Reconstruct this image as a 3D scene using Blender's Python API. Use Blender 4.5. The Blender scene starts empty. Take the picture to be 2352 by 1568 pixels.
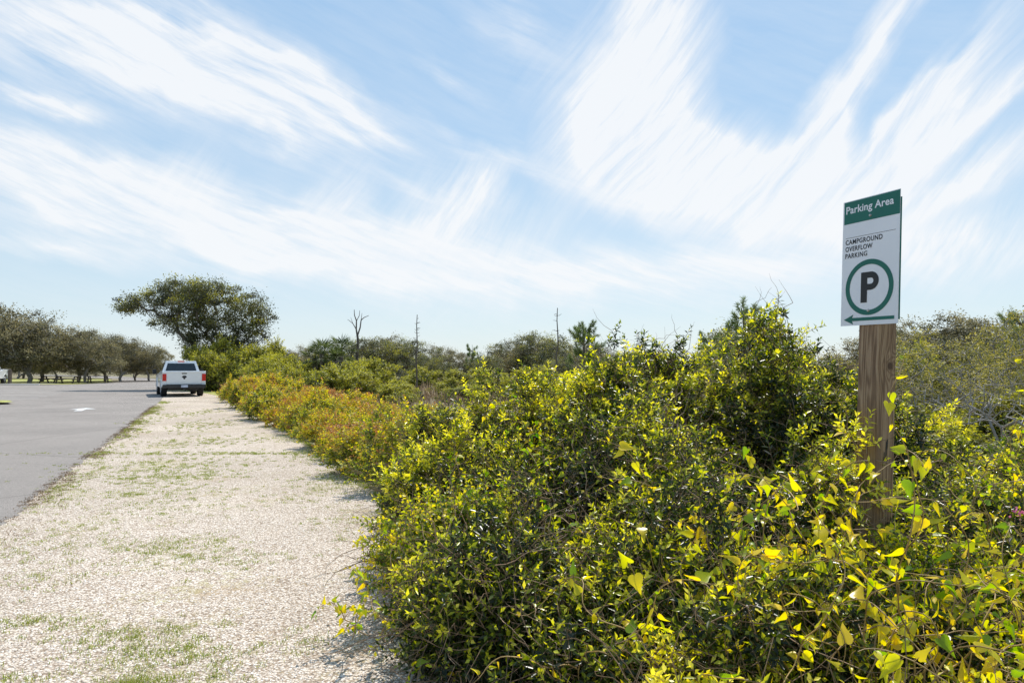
import bpy, bmesh, math, os, numpy as np
from mathutils import Vector, Matrix
R=math.radians
scene=bpy.context.scene
COL=scene.collection
# ---------------------------------------------------------------- helpers
def link(o): COL.objects.link(o); return o
def mesh_np(name,verts,faces,mat=None,tint=None,smooth=False):
    me=bpy.data.meshes.new(name)
    verts=np.asarray(verts,dtype=np.float32)
    me.vertices.add(len(verts)); me.vertices.foreach_set('co',verts.ravel())
    nl=sum(f.size for f in faces); npoly=sum(len(f) for f in faces)
    me.loops.add(nl); me.polygons.add(npoly)
    me.loops.foreach_set('vertex_index',np.concatenate([f.ravel() for f in faces]).astype(np.int32))
    tot=np.concatenate([np.full(len(f),f.shape[1]) for f in faces]).astype(np.int32)
    st=np.concatenate([[0],np.cumsum(tot)[:-1]]).astype(np.int32)
    me.polygons.foreach_set('loop_start',st); me.polygons.foreach_set('loop_total',tot)
    if smooth: me.polygons.foreach_set('use_smooth',np.ones(npoly,dtype=bool))
    me.update(calc_edges=True)
    if tint is not None:
        a=me.attributes.new('tint','FLOAT','POINT'); a.data.foreach_set('value',np.asarray(tint,dtype=np.float32))
    if mat: me.materials.append(mat)
    return me
def unit(v): return v/np.maximum(np.linalg.norm(v,axis=-1,keepdims=True),1e-9)
def empty(name,loc=(0,0,0),rz=0,sc=1,label=None,cat=None,group=None):
    o=bpy.data.objects.new(name,None); o.empty_display_size=.3
    o.location=loc; o.rotation_euler=(0,0,rz)
    o.scale=(sc,sc,sc) if not hasattr(sc,'__len__') else sc
    if label: o['label']=label
    if cat: o['category']=cat
    if group: o['group']=group
    return link(o)
def child(name,me,par,label=None):
    o=bpy.data.objects.new(name,me); o.parent=par
    if label:o['label']=label
    return link(o)
# ---------------------------------------------------------------- materials
def newmat(name):
    m=bpy.data.materials.new(name); m.use_nodes=True
    nt=m.node_tree; b=nt.nodes['Principled BSDF']; return m,nt,b
def N(nt,t,**k):
    n=nt.nodes.new(t)
    for a,v in k.items(): setattr(n,a,v)
    return n
def ramp(nt,stops,interp='LINEAR'):
    r=nt.nodes.new('ShaderNodeValToRGB'); cr=r.color_ramp; cr.interpolation=interp
    while len(cr.elements)<len(stops): cr.elements.new(0.5)
    for e,(p,c) in zip(cr.elements,stops):
        e.position=p; e.color=(*c,1) if len(c)==3 else c
    return r
def noise(nt,vec,scale,detail=4,rough=.55):
    n=nt.nodes.new('ShaderNodeTexNoise'); n.inputs['Scale'].default_value=scale
    n.inputs['Detail'].default_value=detail; n.inputs['Roughness'].default_value=rough
    if vec is not None: nt.links.new(vec,n.inputs['Vector'])
    return n
def mathn(nt,op,a,b=None,clamp=False):
    n=nt.nodes.new('ShaderNodeMath'); n.operation=op; n.use_clamp=clamp
    for i,x in enumerate((a,b)):
        if x is None: continue
        if isinstance(x,(int,float)): n.inputs[i].default_value=x
        else: nt.links.new(x,n.inputs[i])
    return n.outputs[0]
def mix(nt,f,a,b,blend='MIX'):
    n=nt.nodes.new('ShaderNodeMix'); n.data_type='RGBA'; n.blend_type=blend
    for s,x in ((0,f),(6,a),(7,b)):
        if isinstance(x,(int,float)): n.inputs[s].default_value=x
        elif isinstance(x,tuple): n.inputs[s].default_value=(*x,1)
        else: nt.links.new(x,n.inputs[s])
    return n.outputs[2]
def leaf_mat(name,stops,trans=.35,rough=.45,tb=1.6,spec=.5):
    m,nt,b=newmat(name)
    at=N(nt,'ShaderNodeAttribute',attribute_name='tint')
    r=ramp(nt,stops); nt.links.new(at.outputs['Fac'],r.inputs[0])
    nt.links.new(r.outputs[0],b.inputs['Base Color']); b.inputs['Roughness'].default_value=rough
    b.inputs['Specular IOR Level'].default_value=spec
    t=N(nt,'ShaderNodeBsdfTranslucent')
    hs=N(nt,'ShaderNodeHueSaturation'); hs.inputs['Value'].default_value=tb; hs.inputs['Saturation'].default_value=1.1
    nt.links.new(r.outputs[0],hs.inputs['Color']); nt.links.new(hs.outputs[0],t.inputs[0])
    mx=N(nt,'ShaderNodeMixShader'); mx.inputs[0].default_value=trans
    nt.links.new(b.outputs[0],mx.inputs[1]); nt.links.new(t.outputs[0],mx.inputs[2])
    nt.links.new(mx.outputs[0],nt.nodes['Material Output'].inputs[0])
    return m
def plain(name,col,rough=.5,metal=0,var=0.12,scale=8,coat=0):
    m,nt,b=newmat(name)
    tc=N(nt,'ShaderNodeTexCoord'); n=noise(nt,tc.outputs['Object'],scale)
    c2=tuple(c*(1-var*2) for c in col); c3=tuple(min(1,c*(1+var)) for c in col)
    r=ramp(nt,[(.3,c2),(.7,c3)]); nt.links.new(n.outputs[0],r.inputs[0]); nt.links.new(r.outputs[0],b.inputs['Base Color'])
    b.inputs['Roughness'].default_value=rough; b.inputs['Metallic'].default_value=metal; b.inputs['Coat Weight'].default_value=coat
    return m
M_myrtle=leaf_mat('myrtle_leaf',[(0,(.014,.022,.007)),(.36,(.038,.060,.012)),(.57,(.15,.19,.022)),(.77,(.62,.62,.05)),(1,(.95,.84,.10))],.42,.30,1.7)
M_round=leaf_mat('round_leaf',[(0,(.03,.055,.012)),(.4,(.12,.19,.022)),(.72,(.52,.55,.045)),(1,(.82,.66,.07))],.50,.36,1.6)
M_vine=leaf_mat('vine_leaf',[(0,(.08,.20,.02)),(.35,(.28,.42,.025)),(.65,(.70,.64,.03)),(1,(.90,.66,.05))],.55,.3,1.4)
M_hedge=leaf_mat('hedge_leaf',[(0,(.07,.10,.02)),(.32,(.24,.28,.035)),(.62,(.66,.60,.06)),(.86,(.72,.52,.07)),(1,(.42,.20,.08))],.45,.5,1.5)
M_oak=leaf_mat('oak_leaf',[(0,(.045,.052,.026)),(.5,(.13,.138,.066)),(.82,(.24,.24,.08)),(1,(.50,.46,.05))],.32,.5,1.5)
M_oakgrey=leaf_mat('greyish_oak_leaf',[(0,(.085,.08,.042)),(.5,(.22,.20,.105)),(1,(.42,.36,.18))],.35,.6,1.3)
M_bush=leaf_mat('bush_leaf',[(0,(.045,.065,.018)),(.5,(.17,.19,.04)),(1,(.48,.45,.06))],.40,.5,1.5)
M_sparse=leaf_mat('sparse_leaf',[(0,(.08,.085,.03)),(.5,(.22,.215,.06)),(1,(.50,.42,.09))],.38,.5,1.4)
M_pine=leaf_mat('pine_needle',[(0,(.05,.08,.025)),(.5,(.12,.18,.05)),(1,(.26,.31,.09))],.3,.5,1.4)
M_dry=leaf_mat('dry_stalk',[(0,(.13,.09,.055)),(.5,(.32,.225,.145)),(1,(.50,.39,.25))],.15,.8,1.1,.1)
M_grass=leaf_mat('grass_blade',[(0,(.14,.17,.03)),(.5,(.30,.37,.05)),(1,(.52,.46,.18))],.35,.6,1.3,.2)
M_palm=leaf_mat('palm_frond',[(0,(.05,.07,.025)),(1,(.18,.22,.07))],.3,.45,1.4)
M_bark=plain('bark',(.16,.13,.105),.9,var=.3,scale=6)
M_twig=plain('twig',(.30,.20,.12),.8,var=.3,scale=10)
M_greytwig=plain('weathered_twig',(.32,.285,.25),.85,var=.25,scale=5)
M_vstem=plain('vine_stem',(.42,.27,.09),.5,var=.3,scale=10)
M_white=plain('white_paint',(.80,.81,.82),.25,var=.01,coat=.6)
M_glass=plain('dark_glass',(.02,.028,.035),.06,var=.1)
M_black=plain('black_plastic',(.025,.025,.027),.5,var=.2)
M_rubber=plain('tyre_rubber',(.022,.022,.022),.85,var=.2,scale=20)
M_rim=plain('wheel_alloy',(.55,.56,.58),.3,metal=.9,var=.05)
M_red=plain('tail_lamp_red',(.60,.01,.012),.2,var=.15,coat=.5)
M_clear=plain('headlamp_clear',(.7,.72,.75),.12,var=.1)
M_signwhite=plain('sign_white',(.78,.78,.82),.4,var=.02,scale=4)
M_green=plain('sign_green',(.0,.125,.09),.5,var=.05,scale=6)
M_ink=plain('sign_black',(.010,.010,.011),.5,var=.1)
M_screw=plain('screw_steel',(.45,.42,.40),.35,metal=.8,var=.2,scale=80)
M_tablewood=plain('table_wood',(.11,.085,.065),.8,var=.3)
M_paint=plain('road_paint',(.72,.72,.70),.7,var=.15,scale=3)
M_conc=plain('concrete',(.62,.59,.54),.85,var=.12,scale=2)
M_pink=leaf_mat('pink_petal',[(0,(.6,.12,.3)),(1,(.8,.35,.5))],.3,.5,1.2)

def ground_mat():
    m,nt,b=newmat('scrub_ground')
    tc=N(nt,'ShaderNodeTexCoord')
    n1=noise(nt,tc.outputs['Object'],.12,6); n2=noise(nt,tc.outputs['Object'],6,5)
    r1=ramp(nt,[(.35,(.16,.17,.06)),(.5,(.24,.20,.10)),(.65,(.29,.22,.14))]); nt.links.new(n1.outputs[0],r1.inputs[0])
    r2=ramp(nt,[(.3,(.5,.5,.5)),(.7,(1.2,1.2,1.2))]); nt.links.new(n2.outputs[0],r2.inputs[0])
    nt.links.new(mix(nt,1.,r1.outputs[0],r2.outputs[0],'MULTIPLY'),b.inputs['Base Color']); b.inputs['Roughness'].default_value=.95
    return m
def gravel_mat():
    m,nt,b=newmat('shell_gravel')
    tc=N(nt,'ShaderNodeTexCoord'); V=tc.outputs['Object']
    vo=N(nt,'ShaderNodeTexVoronoi'); vo.inputs['Scale'].default_value=72; nt.links.new(V,vo.inputs['Vector'])
    sep=N(nt,'ShaderNodeSeparateColor'); nt.links.new(vo.outputs['Color'],sep.inputs[0])
    r=ramp(nt,[(0,(.40,.31,.24)),(.2,(.66,.57,.48)),(.55,(.80,.72,.63)),(1,(.95,.89,.82))]); nt.links.new(sep.outputs[0],r.inputs[0])
    r2=ramp(nt,[(.0,(1,1,1)),(.6,(.92,.90,.88)),(.97,(.48,.43,.38))])
    nt.links.new(mathn(nt,'MULTIPLY',vo.outputs['Distance'],1.5),r2.inputs[0])
    c0=mix(nt,1.,r.outputs[0],r2.outputs[0],'MULTIPLY')
    n1=noise(nt,V,.8,10,.72); n2=noise(nt,V,14,6,.75)
    pm=mathn(nt,'ADD',n1.outputs[0],mathn(nt,'MULTIPLY',mathn(nt,'SUBTRACT',n2.outputs[0],.5),.8))
    pr=ramp(nt,[(.55,(0,0,0)),(.70,(1,1,1))]); nt.links.new(pm,pr.inputs[0])
    n4=noise(nt,V,1.2,4); r4=ramp(nt,[(.42,(.42,.31,.18)),(.58,(.36,.36,.12))]); nt.links.new(n4.outputs[0],r4.inputs[0])
    c=mix(nt,mathn(nt,'MULTIPLY',pr.outputs[0],.72),c0,r4.outputs[0])
    n3=noise(nt,V,.5,5); pr3=ramp(nt,[(.35,(.86,.84,.81)),(.65,(1.06,1.05,1.03))]); nt.links.new(n3.outputs[0],pr3.inputs[0])
    nt.links.new(mix(nt,1.,c,pr3.outputs[0],'MULTIPLY'),b.inputs['Base Color']); b.inputs['Roughness'].default_value=.95
    b.inputs['Specular IOR Level'].default_value=.2
    h=mathn(nt,'SUBTRACT',mathn(nt,'MULTIPLY',sep.outputs[1],.5),vo.outputs['Distance'])
    bp=N(nt,'ShaderNodeBump'); bp.inputs['Strength'].default_value=.7; bp.inputs['Distance'].default_value=.009
    nt.links.new(h,bp.inputs['Height']); nt.links.new(bp.outputs[0],b.inputs['Normal'])
    return m
def asphalt_mat():
    m,nt,b=newmat('weathered_asphalt')
    tc=N(nt,'ShaderNodeTexCoord'); V=tc.outputs['Object']
    n1=noise(nt,V,110,3,.8); n2=noise(nt,V,.35,6,.6); n3=noise(nt,V,22,5,.75)
    r=ramp(nt,[(.34,(.11,.10,.092)),(.5,(.285,.258,.236)),(.64,(.54,.50,.46))]); nt.links.new(n1.outputs[0],r.inputs[0])
    r2=ramp(nt,[(.3,(.84,.84,.84)),(.7,(1.1,1.09,1.08))]); nt.links.new(n2.outputs[0],r2.inputs[0])
    r3=ramp(nt,[(.3,(.74,.74,.74)),(.7,(1.2,1.2,1.2))]); nt.links.new(n3.outputs[0],r3.inputs[0])
    c=mix(nt,1.,mix(nt,1.,r.outputs[0],r2.outputs[0],'MULTIPLY'),r3.outputs[0],'MULTIPLY')
    vo=N(nt,'ShaderNodeTexVoronoi'); vo.feature='DISTANCE_TO_EDGE'; vo.inputs['Scale'].default_value=.16
    wv=mix(nt,.08,V,n2.outputs['Color']); nt.links.new(wv,vo.inputs['Vector'])
    cr=ramp(nt,[(.0,(.65,.65,.65)),(.0035,(1,1,1))]); nt.links.new(vo.outputs['Distance'],cr.inputs[0])
    nt.links.new(mix(nt,1.,c,cr.outputs[0],'MULTIPLY'),b.inputs['Base Color']); b.inputs['Roughness'].default_value=1; b.inputs['Specular IOR Level'].default_value=.05
    bp=N(nt,'ShaderNodeBump'); bp.inputs['Strength'].default_value=.6; bp.inputs['Distance'].default_value=.006
    nt.links.new(n1.outputs[0],bp.inputs['Height']); nt.links.new(bp.outputs[0],b.inputs['Normal'])
    return m
def postwood_mat():
    m,nt,b=newmat('treated_post_wood')
    tc=N(nt,'ShaderNodeTexCoord'); V=tc.outputs['Object']
    kn=N(nt,'ShaderNodeVectorMath',operation='DISTANCE'); kn.inputs[1].default_value=(.061,.02,1.47); nt.links.new(V,kn.inputs[0])
    kd=mathn(nt,'DIVIDE',.004,mathn(nt,'ADD',kn.outputs['Value'],.03))
    mp=N(nt,'ShaderNodeMapping'); mp.inputs['Scale'].default_value=(10,10,.28); nt.links.new(V,mp.inputs[0])
    ad=N(nt,'ShaderNodeVectorMath',operation='ADD'); nt.links.new(mp.outputs[0],ad.inputs[0])
    cb=N(nt,'ShaderNodeCombineXYZ'); k10=mathn(nt,'MULTIPLY',kd,9); nt.links.new(k10,cb.inputs[0]); nt.links.new(k10,cb.inputs[1]); nt.links.new(cb.outputs[0],ad.inputs[1])
    n1=noise(nt,ad.outputs[0],1.3,1)
    s=mathn(nt,'SINE',mathn(nt,'MULTIPLY',n1.outputs[0],85))
    n2=noise(nt,mp.outputs[0],14,5,.7)
    f=mathn(nt,'ADD',mathn(nt,'MULTIPLY',s,.13),n2.outputs[0])
    r=ramp(nt,[(.22,(.115,.062,.032)),(.5,(.25,.152,.084)),(.78,(.42,.29,.18))]); nt.links.new(f,r.inputs[0])
    kr=ramp(nt,[(.012,(.3,.24,.2)),(.03,(1,1,1))]); nt.links.new(kn.outputs['Value'],kr.inputs[0])
    nt.links.new(mix(nt,1.,r.outputs[0],kr.outputs[0],'MULTIPLY'),b.inputs['Base Color']); b.inputs['Roughness'].default_value=.75
    bp=N(nt,'ShaderNodeBump'); bp.inputs['Strength'].default_value=.4; bp.inputs['Distance'].default_value=.003
    nt.links.new(f,bp.inputs['Height']); nt.links.new(bp.outputs[0],b.inputs['Normal'])
    return m
# ---------------------------------------------------------------- plant machinery
def segs(P0,P1,r0,r1,sides=5):
    n=len(P0); A=unit(P1-P0)
    ref=np.where(np.abs(A[:,2:3])>.9,np.array([[1.,0,0]]),np.array([[0,0,1.]]))
    U=unit(np.cross(A,ref)); W=np.cross(A,U)
    th=np.arange(sides)*2*math.pi/sides
    c=np.cos(th)[None,:,None]; s=np.sin(th)[None,:,None]
    ring=U[:,None]*c+W[:,None]*s
    a=P0[:,None]+ring*r0[:,None,None]; b=P1[:,None]+ring*r1[:,None,None]
    V=np.concatenate([a,b],1).reshape(-1,3)
    i=np.arange(sides); j=(i+1)%sides
    q=np.stack([i,j,j+sides,i+sides],1)[None]+(np.arange(n)*2*sides)[:,None,None]
    return V,q.reshape(-1,4)
def leaves(P,D,Nn,L,W,tint,fold=.18):
    n=len(P); D=unit(D); S=unit(np.cross(D,Nn)); Up=np.cross(S,D)
    L=L[:,None]; W=W[:,None]
    base=P; tip=P+D*L+Up*L*-.12; c=P+D*L*.5-Up*W*fold
    l=P+D*L*.47+S*W*.5+Up*W*.12; r=P+D*L*.47-S*W*.5+Up*W*.12
    V=np.stack([base,l,r,c,tip],1).reshape(-1,3)
    o=(np.arange(n)*5)[:,None]
    F=np.concatenate([o+np.array([[0,3,4,1]]),o+np.array([[0,2,4,3]])])
    return V,F,np.repeat(tint,5)
def skeleton(rng,trunk,targets,step=.5,jit=.08):
    nodes=[np.array(t,float) for t in trunk]; par=[-1]+list(range(len(trunk)-1))
    nt=len(trunk); tips=[]
    top=nodes[-1]; order=np.argsort(np.linalg.norm(targets-top,axis=1))
    arr=np.zeros((len(trunk)+len(targets)*8,3)); arr[:nt]=nodes; cnt=nt
    start=max(0,nt-2)
    for t in targets[order]:
        d=np.linalg.norm(arr[start:cnt]-t,axis=1)
        d=d+np.maximum(0,arr[start:cnt,2]-t[2])*.6
        j=int(np.argmin(d))+start; p0=arr[j].copy(); L=np.linalg.norm(t-p0)
        k=min(7,max(1,int(L/step)))
        prev=j
        for m in range(1,k+1):
            if cnt>=len(arr): break
            f=m/k; p=p0+(t-p0)*f
            if m<k: p=p+rng.normal(0,jit,3)*L*.6+np.array([0,0,.10*L*math.sin(f*math.pi)])
            arr[cnt]=p; par.append(prev); prev=cnt; cnt+=1
        tips.append(cnt-1)
    return arr[:cnt],np.array(par),np.array(tips)
def pipe_r(par,r_tip,exp=.5,rmax=9):
    w=np.zeros(len(par)); haschild=np.zeros(len(par),bool); haschild[par[par>=0]]=True
    w[~haschild]=1
    for i in range(len(par)-1,0,-1):
        if par[i]>=0: w[par[i]]+=w[i]
    return np.minimum(r_tip*w**exp,rmax)
def sample_blobs(rng,blobs,n,shell=.5):
    v=np.array([b[3]*b[4]*b[5] for b in blobs])**.7; v/=v.sum()
    idx=rng.choice(len(blobs),n,p=v); B=np.array(blobs)[idx]
    d=unit(rng.normal(size=(n,3))); r=(shell+(1-shell)*rng.random(n)**.6)[:,None]
    return B[:,:3]+d*r*B[:,3:6]
def skel_mesh(name,nodes,par,rad,mat,sides=5,minr=0):
    i=np.arange(len(par)); k=i[(par>=0)&(rad>=minr)]
    P0=nodes[par[k]];P1=nodes[k]
    V,F=segs(P0,P1+unit(P1-P0)*rad[k][:,None]*.3,np.minimum(rad[par[k]],rad[k]*1.6),rad[k],sides)
    return mesh_np(name,V,[F],mat,smooth=True)
def clump_tree(seed,trunk,blobs,nclump,perclump,cr,leafL,leafW,matleaf,matbark,rtip=.02,rexp=.5,step=.6,shell=.45,flat=.55,tbias=.0,sides=6,tvar=.22):
    rng=np.random.default_rng(seed)
    T=sample_blobs(rng,blobs,nclump,shell); T[:,2]=np.maximum(T[:,2],.15)
    nodes,par,tips=skeleton(rng,trunk,T,step)
    rad=pipe_r(par,rtip,rexp)
    wood=skel_mesh('wood',nodes,par,rad,matbark,sides)
    C=nodes[tips]; ct=rng.normal(0,tvar,len(C)); cs=rng.uniform(.5,1.35,len(C))
    idx=np.repeat(np.arange(len(C)),perclump); n=len(idx)
    off=rng.normal(size=(n,3)); off=unit(off)*(rng.random(n)**.6)[:,None]*cr*cs[idx][:,None]*rng.choice([1,1,1,1.6],n)[:,None]; off[:,2]*=flat
    P=C[idx]+off
    D=unit(off+rng.normal(0,.5,(n,3))*cr); Nn=unit(rng.normal(size=(n,3))+np.array([0,0,1.]))
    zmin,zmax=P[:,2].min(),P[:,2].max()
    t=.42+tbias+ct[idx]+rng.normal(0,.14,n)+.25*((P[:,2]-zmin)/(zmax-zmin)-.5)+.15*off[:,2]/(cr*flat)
    V,F,tt=leaves(P,D,Nn,leafL*rng.uniform(.6,1.3,n),leafW*rng.uniform(.7,1.3,n),np.clip(t,0,1))
    crown=mesh_np('leaves',V,[F],matleaf,tt)
    return wood,crown
def sprig_shrub(seed,r,h,nn,sprigs=5,nl=13,leafL=.055,leafW=.015,mat=None,wood=None,tbias=0,tip=.14,shoots=8,upright=.25,twigs=0,shl=(.05,.17)):
    rng=np.random.default_rng(seed)
    lob=[(rng.uniform(-.7,.7)*r,rng.uniform(-.7,.7)*r,h*rng.uniform(.25,.70)) for _ in range(10)]
    blobs=[(x,y,z,r*rng.uniform(.20,.42),r*rng.uniform(.20,.42),min(h-z,h*rng.uniform(.2,.42))) for x,y,z in lob]
    blobs+=[(0,0,h*.35,r*.8,r*.8,h*.35),(0,0,h*.2,r*.95,r*.95,h*.2)]
    T=sample_blobs(rng,blobs,nn,.35); T[:,2]=np.abs(T[:,2])+.03
    nodes,par,tips=skeleton(rng,[(0,0,-.02),(0,0,.12*h),(0,0,.25*h)],T,.12,.12)
    rad=pipe_r(par,.0022,.45)
    C=nodes[tips]
    idx=np.repeat(np.arange(len(C)),sprigs); O=C[idx]+rng.normal(0,.040,(len(idx),3))
    outd=unit(C[idx]-np.array([0,0,h*.3]))
    A=unit(outd*.7+np.array([0,0,upright])+rng.normal(0,.6,(len(idx),3)))
    SL=tip*rng.uniform(.35,1.25,len(idx))
    top=np.argsort(-(C[:,2]+rng.normal(0,.16*h,len(C))))[:shoots]
    so=[];sa=[]
    for i in top:
        a=unit(np.array([rng.normal(0,.5),rng.normal(0,.5),1.])); L=rng.uniform(*shl)*min(1.2,h)
        for k in range(3): so.append(C[i]+a*L*k/2+rng.normal(0,.01,3)); sa.append(unit(a+rng.normal(0,.3,3)))
    O=np.concatenate([O,np.array(so)]) if so else O; A=np.concatenate([A,np.array(sa)]) if so else A
    SL=np.concatenate([SL,np.full(len(so),tip)])
    ns=len(O)
    V1,F1=segs(nodes[par[1:]],nodes[1:],np.minimum(rad[par[1:]],rad[1:]*1.5),rad[1:],4)
    V2,F2=segs(O-A*SL[:,None]*.5,O+A*SL[:,None]*.9,np.full(ns,.0022),np.full(ns,.0012),3)
    VV=[V1,V2];FF=[F1,F2+len(V1)]
    if twigs:
        b=C[rng.integers(0,len(C),twigs)]+rng.normal(0,.03,(twigs,3)); d=unit(unit(b-np.array([0,0,h*.3]))+rng.normal(0,.7,(twigs,3)))
        off=len(V1)+len(V2)
        for k in range(6):
            e=b+d*(rng.uniform(.04,.10,twigs)[:,None]); v,f=segs(b,e,np.full(twigs,.0030-.0004*k),np.full(twigs,.0026-.0004*k),3)
            VV.append(v);FF.append(f+off);off+=len(v); b=e; d=unit(d+rng.normal(0,.35,(twigs,3)))
    woodm=mesh_np('branches',np.concatenate(VV),FF,wood)
    st=rng.normal(0,.17,ns)
    ph=rng.uniform(0,6,3); st+=.12*(np.sin(O[:,0]*5+ph[0])+np.sin(O[:,1]*5+ph[1])+np.sin(O[:,2]*6+ph[2]))
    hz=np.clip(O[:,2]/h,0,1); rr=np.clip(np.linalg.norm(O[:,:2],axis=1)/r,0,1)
    k=np.tile(np.arange(nl),ns); ii=np.repeat(np.arange(ns),nl); f=k/(nl-1)
    Ax=A[ii]; ref=np.where(np.abs(Ax[:,2:3])>.9,np.array([[1.,0,0]]),np.array([[0,0,1.]]))
    U=unit(np.cross(Ax,ref)); W=np.cross(Ax,U); th=k*2.4+np.repeat(rng.uniform(0,6.3,ns),nl)
    rad_=U*np.cos(th)[:,None]+W*np.sin(th)[:,None]
    phi=np.radians(82-45*f)+rng.normal(0,.22,len(ii))
    D=Ax*np.cos(phi)[:,None]+rad_*np.sin(phi)[:,None]
    Nn=unit(Ax*np.sin(phi)[:,None]-rad_*np.cos(phi)[:,None]+rng.normal(0,.35,D.shape))
    P=O[ii]+Ax*(SL[ii]*f)[:,None]
    L=leafL*rng.uniform(.6,1.25,len(ii))*(1-.35*f)
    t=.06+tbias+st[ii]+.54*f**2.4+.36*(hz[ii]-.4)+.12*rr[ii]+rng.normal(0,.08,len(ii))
    t=np.where(rng.random(len(ii))<.015,.97,t)
    V,F,tt=leaves(P,D,Nn,L,leafW*rng.uniform(.75,1.25,len(ii)),np.clip(t,0,1))
    return woodm,mesh_np('foliage',V,[F],mat,tt)
def place_plant(name,parts,loc,rz=0,sc=1,label='',cat='shrub',group=None):
    e=empty(name,loc,rz,sc,label,cat,group)
    for pn,me in parts: child(pn,me,e)
    return e
# ---------------------------------------------------------------- box/prism builder
class MB:
    def __init__(s): s.bm=bmesh.new()
    def box(s,x0,x1,y0,y1,z0,z1,M=None):
        r=bmesh.ops.create_cube(s.bm,size=1)['verts']
        for v in r:
            v.co=Vector(((x0+x1)/2+v.co.x*(x1-x0),(y0+y1)/2+v.co.y*(y1-y0),(z0+z1)/2+v.co.z*(z1-z0)))
            if M: v.co=M@v.co
        return s
    def prism(s,prof,x0,x1):
        a=[s.bm.verts.new((x0,y,z)) for y,z in prof]; b=[s.bm.verts.new((x1,y,z)) for y,z in prof]
        n=len(prof); s.bm.faces.new(a); s.bm.faces.new(b[::-1])
        for i in range(n): s.bm.faces.new((a[i],b[i],b[(i+1)%n],a[(i+1)%n]))
        return s
    def poly(s,pts): s.bm.faces.new([s.bm.verts.new(p) for p in pts]); return s
    def hexa(s,lo,hi):
        a=[s.bm.verts.new(p) for p in lo]; b=[s.bm.verts.new(p) for p in hi]
        s.bm.faces.new(a[::-1]); s.bm.faces.new(b)
        for i in range(4): s.bm.faces.new((a[i],a[(i+1)%4],b[(i+1)%4],b[i]))
        return s
    def cyl(s,c,axis,r,d,seg=24,r2=None):
        m=Matrix.Translation(c)@Vector(axis).to_track_quat('Z','Y').to_matrix().to_4x4()
        bmesh.ops.create_cone(s.bm,cap_ends=True,segments=seg,radius1=r,radius2=r if r2 is None else r2,depth=d,matrix=m); return s
    def out(s,name,mat,recalc=True,smooth=False):
        if recalc: bmesh.ops.recalc_face_normals(s.bm,faces=s.bm.faces)
        me=bpy.data.meshes.new(name); s.bm.to_mesh(me); s.bm.free(); me.materials.append(mat)
        if smooth:
            for p in me.polygons: p.use_smooth=True
        return me
def bev(o,w=.02,seg=2):
    m=o.modifiers.new('bevel','BEVEL'); m.width=w; m.segments=seg; m.limit_method='ANGLE'; m.angle_limit=R(35); return o
# ================================================================= GROUND, ROAD, GRAVEL
def sheet(name,pts,z,mat,label,cat):
    bm=bmesh.new(); f=bm.faces.new([bm.verts.new((x,y,0)) for x,y in pts]); f.normal_update()
    if f.normal.z<0: f.normal_flip()
    bmesh.ops.triangulate(bm,faces=bm.faces)
    me=bpy.data.meshes.new(name); bm.to_mesh(me); bm.free(); me.materials.append(mat)
    o=bpy.data.objects.new(name,me); o.location.z=z; o['kind']='structure'; o['label']=label; o['category']=cat
    return link(o)
sheet('ground',[(-3000,-300),(3000,-300),(3000,4000),(-3000,4000)],0,ground_mat(),'sandy ground with dry scrub and grass','ground')
rg=np.random.default_rng(5)
def ragged(pts,step,amp):
    out=[]
    for (x0,y0),(x1,y1) in zip(pts[:-1],pts[1:]):
        L=math.hypot(x1-x0,y1-y0); n=max(1,int(L/step))
        for i in range(n):
            f=i/n; a=rg.normal(0,amp); out.append((x0+(x1-x0)*f+a*(y1-y0)/L,y0+(y1-y0)*f-a*(x1-x0)/L))
    out.append(pts[-1]); return out
edge=lambda y:-1.83-.455*y
left=[(edge(y)-.6,y) for y in (-6,10,31.6)]+[(-23.2,45)]
right=ragged([(-20.6,45),(-18,41),(-14.3,34.5),(-8,22),(-3.4,12),(-1.6,8),(-.45,5),(.3,2),(1.3,-6)],.25,.07)
sheet('gravel_path',[left[0]]+left[1:]+right,.004,gravel_mat(),'pale crushed shell gravel strip along the road','gravel path')
ar=ragged([(edge(-6),-6),(edge(10),10),(edge(31.6),31.6),(-22.8,45)],.12,.028)+[(-35.5,70),(-53,103),(-80,140),(-120,180)]
al=[(-126,176),(-87,136),(-59,103),(-45,78),(-41.5,66),(-44,63.5),(-120,60),(-120,-6)]
sheet('road',ar+al,.008,asphalt_mat(),'weathered grey asphalt road and parking lot','road')
sheet('pavement',[(-120,60.4),(-44,63.9),(-43.0,65.4),(-120,62)],.10,M_conc,'pale concrete pavement along the parking lot','pavement')
mb=MB(); mb.box(0,76,0,.18,0,.105); k=mb.out('kerb',M_conc); o=link(bpy.data.objects.new('kerb',k)); o.location=(-120,60.2,0); o.rotation_euler.z=math.atan2(3.5,76); o['kind']='structure'; o['label']='low pale concrete kerb at the lot edge'; o['category']='kerb'
M_lawn=plain('lawn',(.38,.38,.10),.95,var=.3,scale=3)
sheet('grass_verge',[(-120,63),(-43,66.5),(-46,79),(-60,102),(-120,102)],.012,M_lawn,'mown yellow-green grass under the oaks','grass')
sheet('grass_island',ragged([(-20.6,28.4),(-22,30.0),(-40,32),(-40,27),(-22,26.9)],.5,.05),.10,M_lawn,'small grass island at the lot edge','grass')
mb=MB(); mb.box(0,19.2,0,.16,0,.105); mb.box(0,19.2,.16,.32,0,.02); o=link(bpy.data.objects.new('kerb',mb.out('kerb',M_conc))); o.location=(-40,26.75,0); o['kind']='structure'; o['label']='low pale kerb beside the grass island'; o['category']='kerb'
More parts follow.
